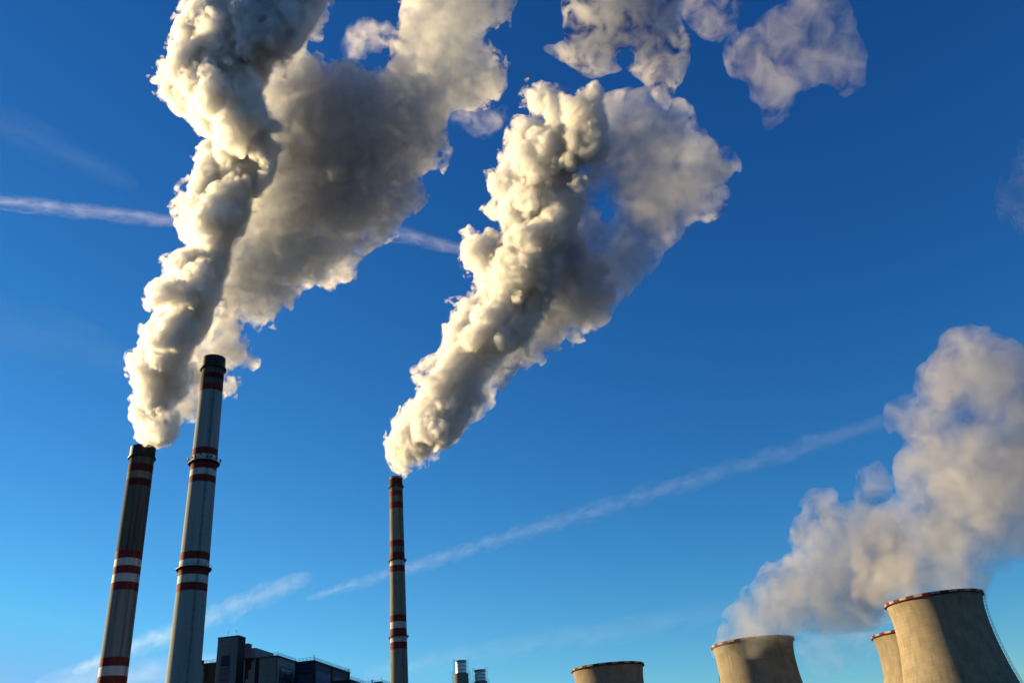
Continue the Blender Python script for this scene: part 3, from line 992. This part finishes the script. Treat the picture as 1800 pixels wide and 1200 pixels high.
frw = plume_frame([A3, B3], at_height(696, 839, 230.0))
C1 = [(985,-60),(990,0),(1005,60),(1000,82),(960,85),(1000,110),(1030,132),(1060,128),(1100,108),(1130,140),(1150,170),(1170,190),(1185,150),(1212,110),(1205,70),(1180,50),(1190,10),(1170,-10),(1160,-60)]
c = plume('ragged pinkish-white puff at the top edge, above the middle plume', 'torn-off puffs of vapour')
billow('puff', C1, frw, 1.1, [(-3, 0.09, (16, .45, .66, 0.15))], c, seed=21, amp=0.8, soot=0.3, flat=0.5, fray=0.5)
C2 = [(1190,-60),(1200,10),(1215,50),(1250,75),(1285,50),(1305,0),(1305,-60)]
c = plume('faint grey wisp at the top edge between the two bigger puffs', 'torn-off puffs of vapour')
billow('puff', C2, frw, 1.2, [(-3, 0.02, (16, .42, .66, 0.15))], c, seed=22, amp=0.8, soot=0.3, flat=0.6, fray=0.6)
C3 = [(1280,95),(1300,50),(1340,30),(1390,10),(1410,-5),(1420,-60),(1485,-60),(1480,10),(1495,60),(1518,95),(1512,145),(1484,168),(1440,145),(1400,160),(1372,205),(1350,225),(1335,180),(1315,140),(1290,120)]
c = plume('dim blue-grey puff hanging alone at upper right', 'torn-off puffs of vapour')
billow('puff', C3, frw, 1.2, [(-4, 0.02, (20, .40, .70, 0.15))], c, seed=23, amp=0.8, soot=0.4, flat=0.5, fray=0.6)

# steam of the cooling towers: thinner, softer
SL = ((90, .12), (50, .2), (28, .26), (15, .28), (8, .28), (5, .25))
STEAM = dict(lams=SL, g=0.2, soot=0.5, fray=0.35, warp=6.0, crumbs=6000)  # absorption only tones the steam down
PL = plume('soft pinkish steam leaning right from the left-hand steaming tower', 'steam of the cooling towers')
D1 = [(1258,1146),(1270,1110),(1290,1070),(1330,1030),(1345,1000),(1390,970),(1400,940),(1430,920),(1435,900),(1412,885),(1430,866),(1462,866),(1490,895),(1508,870),(1518,833),(1545,818),(1562,850),(1550,890),(1575,930),(1595,970),(1590,1020),(1555,1070),(1510,1100),(1460,1118),(1415,1118),(1390,1134),(1330,1155)]
frL = plume_frame([D1], CL)
billow('steam', D1, frL, 1.9, [(-6, 0.019, (27, .36, .68, 0.1)), (9, 0.005)], PL, seed=31, flat=0.75, depth=-22, mouth=(1322, 1135), **STEAM)
PR = plume('tall pinkish steam rising from the largest tower out of the right edge', 'steam of the cooling towers')
D2 = [(1566,1072),(1530,1090),(1495,1060),(1500,1000),(1520,950),(1560,900),(1600,880),(1580,800),(1600,780),(1562,740),(1568,712),(1620,700),(1632,640),(1678,585),(1740,585),(1800,600),(1900,650),(1890,900),(1790,965),(1745,1005),(1716,1046),(1640,1062)]
HH = [(1655,735),(1680,722),(1702,724),(1690,742),(1665,748)]
frR = plume_frame([D2], CR)
billow('steam', D2, frR, 1.9, [(-6, 0.019, (27, .36, .68, 0.1)), (9, 0.005)], PR, seed=32, flat=0.75, holes=[HH], mouth=(1640, 1055), **STEAM)
PB = plume('thin bluish steam drifting low from the mostly hidden tower', 'steam of the cooling towers')
D3 = [(1400,1120),(1440,1080),(1500,1060),(1560,1080),(1620,1090),(1690,1095),(1640,1120),(1540,1135),(1500,1170),(1440,1185),(1410,1160)]
frB = plume_frame([D3], CB)
billow('steam', D3, frB, 2.2, [(-4, 0.005, (22, .38, .66, 0.15))], PB, seed=33, flat=0.6, **STEAM)
PM = plume('very faint grey streak of vapour at the right edge, halfway up', 'torn-off puffs of vapour')
billow('puff', [(1765,390),(1755,350),(1775,300),(1790,260),(1830,240),(1850,300),(1840,380),(1800,405)], frR, 2.0, [(-5, 0.0035)], PM, seed=34, flat=0.6, wisp=(24, .38, .68, 0.15), **dict(STEAM, crumbs=100))


# ------------------------------------------------------------------ ice cloud trails, nine kilometres up
def trail_material(name, sigma, R, lam, lo, hi):
    m = bpy.data.materials.new(name); m.use_nodes = True
    t = m.node_tree; N = t.nodes; L = t.links; N.clear()
    o = N.new('ShaderNodeOutputMaterial'); s = N.new('ShaderNodeVolumeScatter')
    tc = N.new('ShaderNodeTexCoord'); mp = N.new('ShaderNodeMapping')
    mp.inputs['Scale'].default_value = (0.45 / lam, 1.2 / lam, 1.2 / lam); mp.inputs['Rotation'].default_value = (0.2, 0.3, 0.45)
    n = N.new('ShaderNodeTexNoise'); n.inputs['Detail'].default_value = 6; n.inputs['Roughness'].default_value = 0.66; n.inputs['Scale'].default_value = 1
    n.inputs['Distortion'].default_value = 0.5
    L.new(tc.outputs['Object'], mp.inputs[0]); L.new(mp.outputs[0], n.inputs['Vector'])
    # distance from the trail's axis thins it out
    sc = N.new('ShaderNodeVectorMath'); sc.operation = 'MULTIPLY'; sc.inputs[1].default_value = (0, 1 / R, 1 / R)
    ln = N.new('ShaderNodeVectorMath'); ln.operation = 'LENGTH'
    L.new(tc.outputs['Object'], sc.inputs[0]); L.new(sc.outputs[0], ln.inputs[0])
    fall = N.new('ShaderNodeMath'); fall.operation = 'MULTIPLY_ADD'; fall.inputs[1].default_value = -0.36; 
    L.new(ln.outputs['Value'], fall.inputs[0]); L.new(n.outputs['Fac'], fall.inputs[2])
    r = N.new('ShaderNodeMapRange'); r.interpolation_type = 'LINEAR'; r.inputs[1].default_value = lo; r.inputs[2].default_value = hi; r.inputs[4].default_value = sigma
    L.new(fall.outputs[0], r.inputs[0])
    L.new(r.outputs[0], s.inputs['Density']); L.new(s.outputs[0], o.inputs['Volume'])
    s.inputs['Anisotropy'].default_value = 0.3
    m.cycles.volume_step_rate = 0.08
    return m


def trail(label, p0, p1, w0, w1, tau, seed=1, z=9000.0, lo=0.25, hi=0.6):
    """straight trail between two photo points, w px wide at its ends, seen optical depth about tau"""
    a = at_height(*p0, z); b = at_height(*p1, z)
    r0 = w0 / 2 * np.linalg.norm(a - EYE) / 1600.0; r1 = w1 / 2 * np.linalg.norm(b - EYE) / 1600.0
    d = b - a; Ln = np.linalg.norm(d); yaw = math.atan2(d[1], d[0])
    rng = random.Random(seed)
    K = 60; n = 24
    mb = MB(); vs = []
    for i in range(K + 1):
        t = i / K
        e = max(0.02, math.sin(math.pi * t)) ** 0.35
        rr = (r0 + (r1 - r0) * t) * e
        for k in range(n):
            q = 2 * math.pi * k / n
            vs.append((Ln * t, rr * math.cos(q), rr * math.sin(q)))
    fs = [(i * n + k, i * n + (k + 1) % n, (i + 1) * n + (k + 1) % n, (i + 1) * n + k) for i in range(K) for k in range(n)]
    fs += [tuple(range(n))[::-1], tuple(range(K * n, K * n + n))]
    mb.add(vs, fs)
    R = max(r0, r1)
    ob = mb.build('cloud_trail', trail_material('ice_cloud', tau * 1.35 / R, R, R * 0.75, lo, hi))
    ob.location = a; ob.rotation_euler = (0, 0, yaw)
    return tag(ob, label, 'cloud trail', 'ice cloud trails')


trail('short bright fuzzy trail at the left edge, ending behind the big plume', (-80, 345), (345, 393), 40, 34, 0.15, seed=1)
trail('short fuzzy trail between the big plume and the middle plume', (590, 385), (850, 448), 48, 26, 0.16, seed=2)
trail('long faint trail crossing behind the lone chimney towards the right-hand steam', (540, 1052), (1680, 702), 34, 56, 0.065, seed=3)
trail('slanting white streak beside the pale chimney above the stair tower', (130, 1180), (545, 1012), 36, 70, 0.08, seed=4)
trail('broad pale streaks low between the two left chimneys', (60, 1215), (430, 1165), 90, 60, 0.11, seed=5)
trail('very faint low streak from the lone chimney towards the cooling towers', (640, 1185), (1340, 1060), 60, 60, 0.04, seed=6)
trail('faint feathery veil high at the left edge above the short bright trail', (-60, 190), (240, 330), 90, 60, 0.014, seed=8)
trail('faint feathery veil at the left edge below the short bright trail', (-60, 560), (230, 640), 150, 90, 0.012, seed=9)
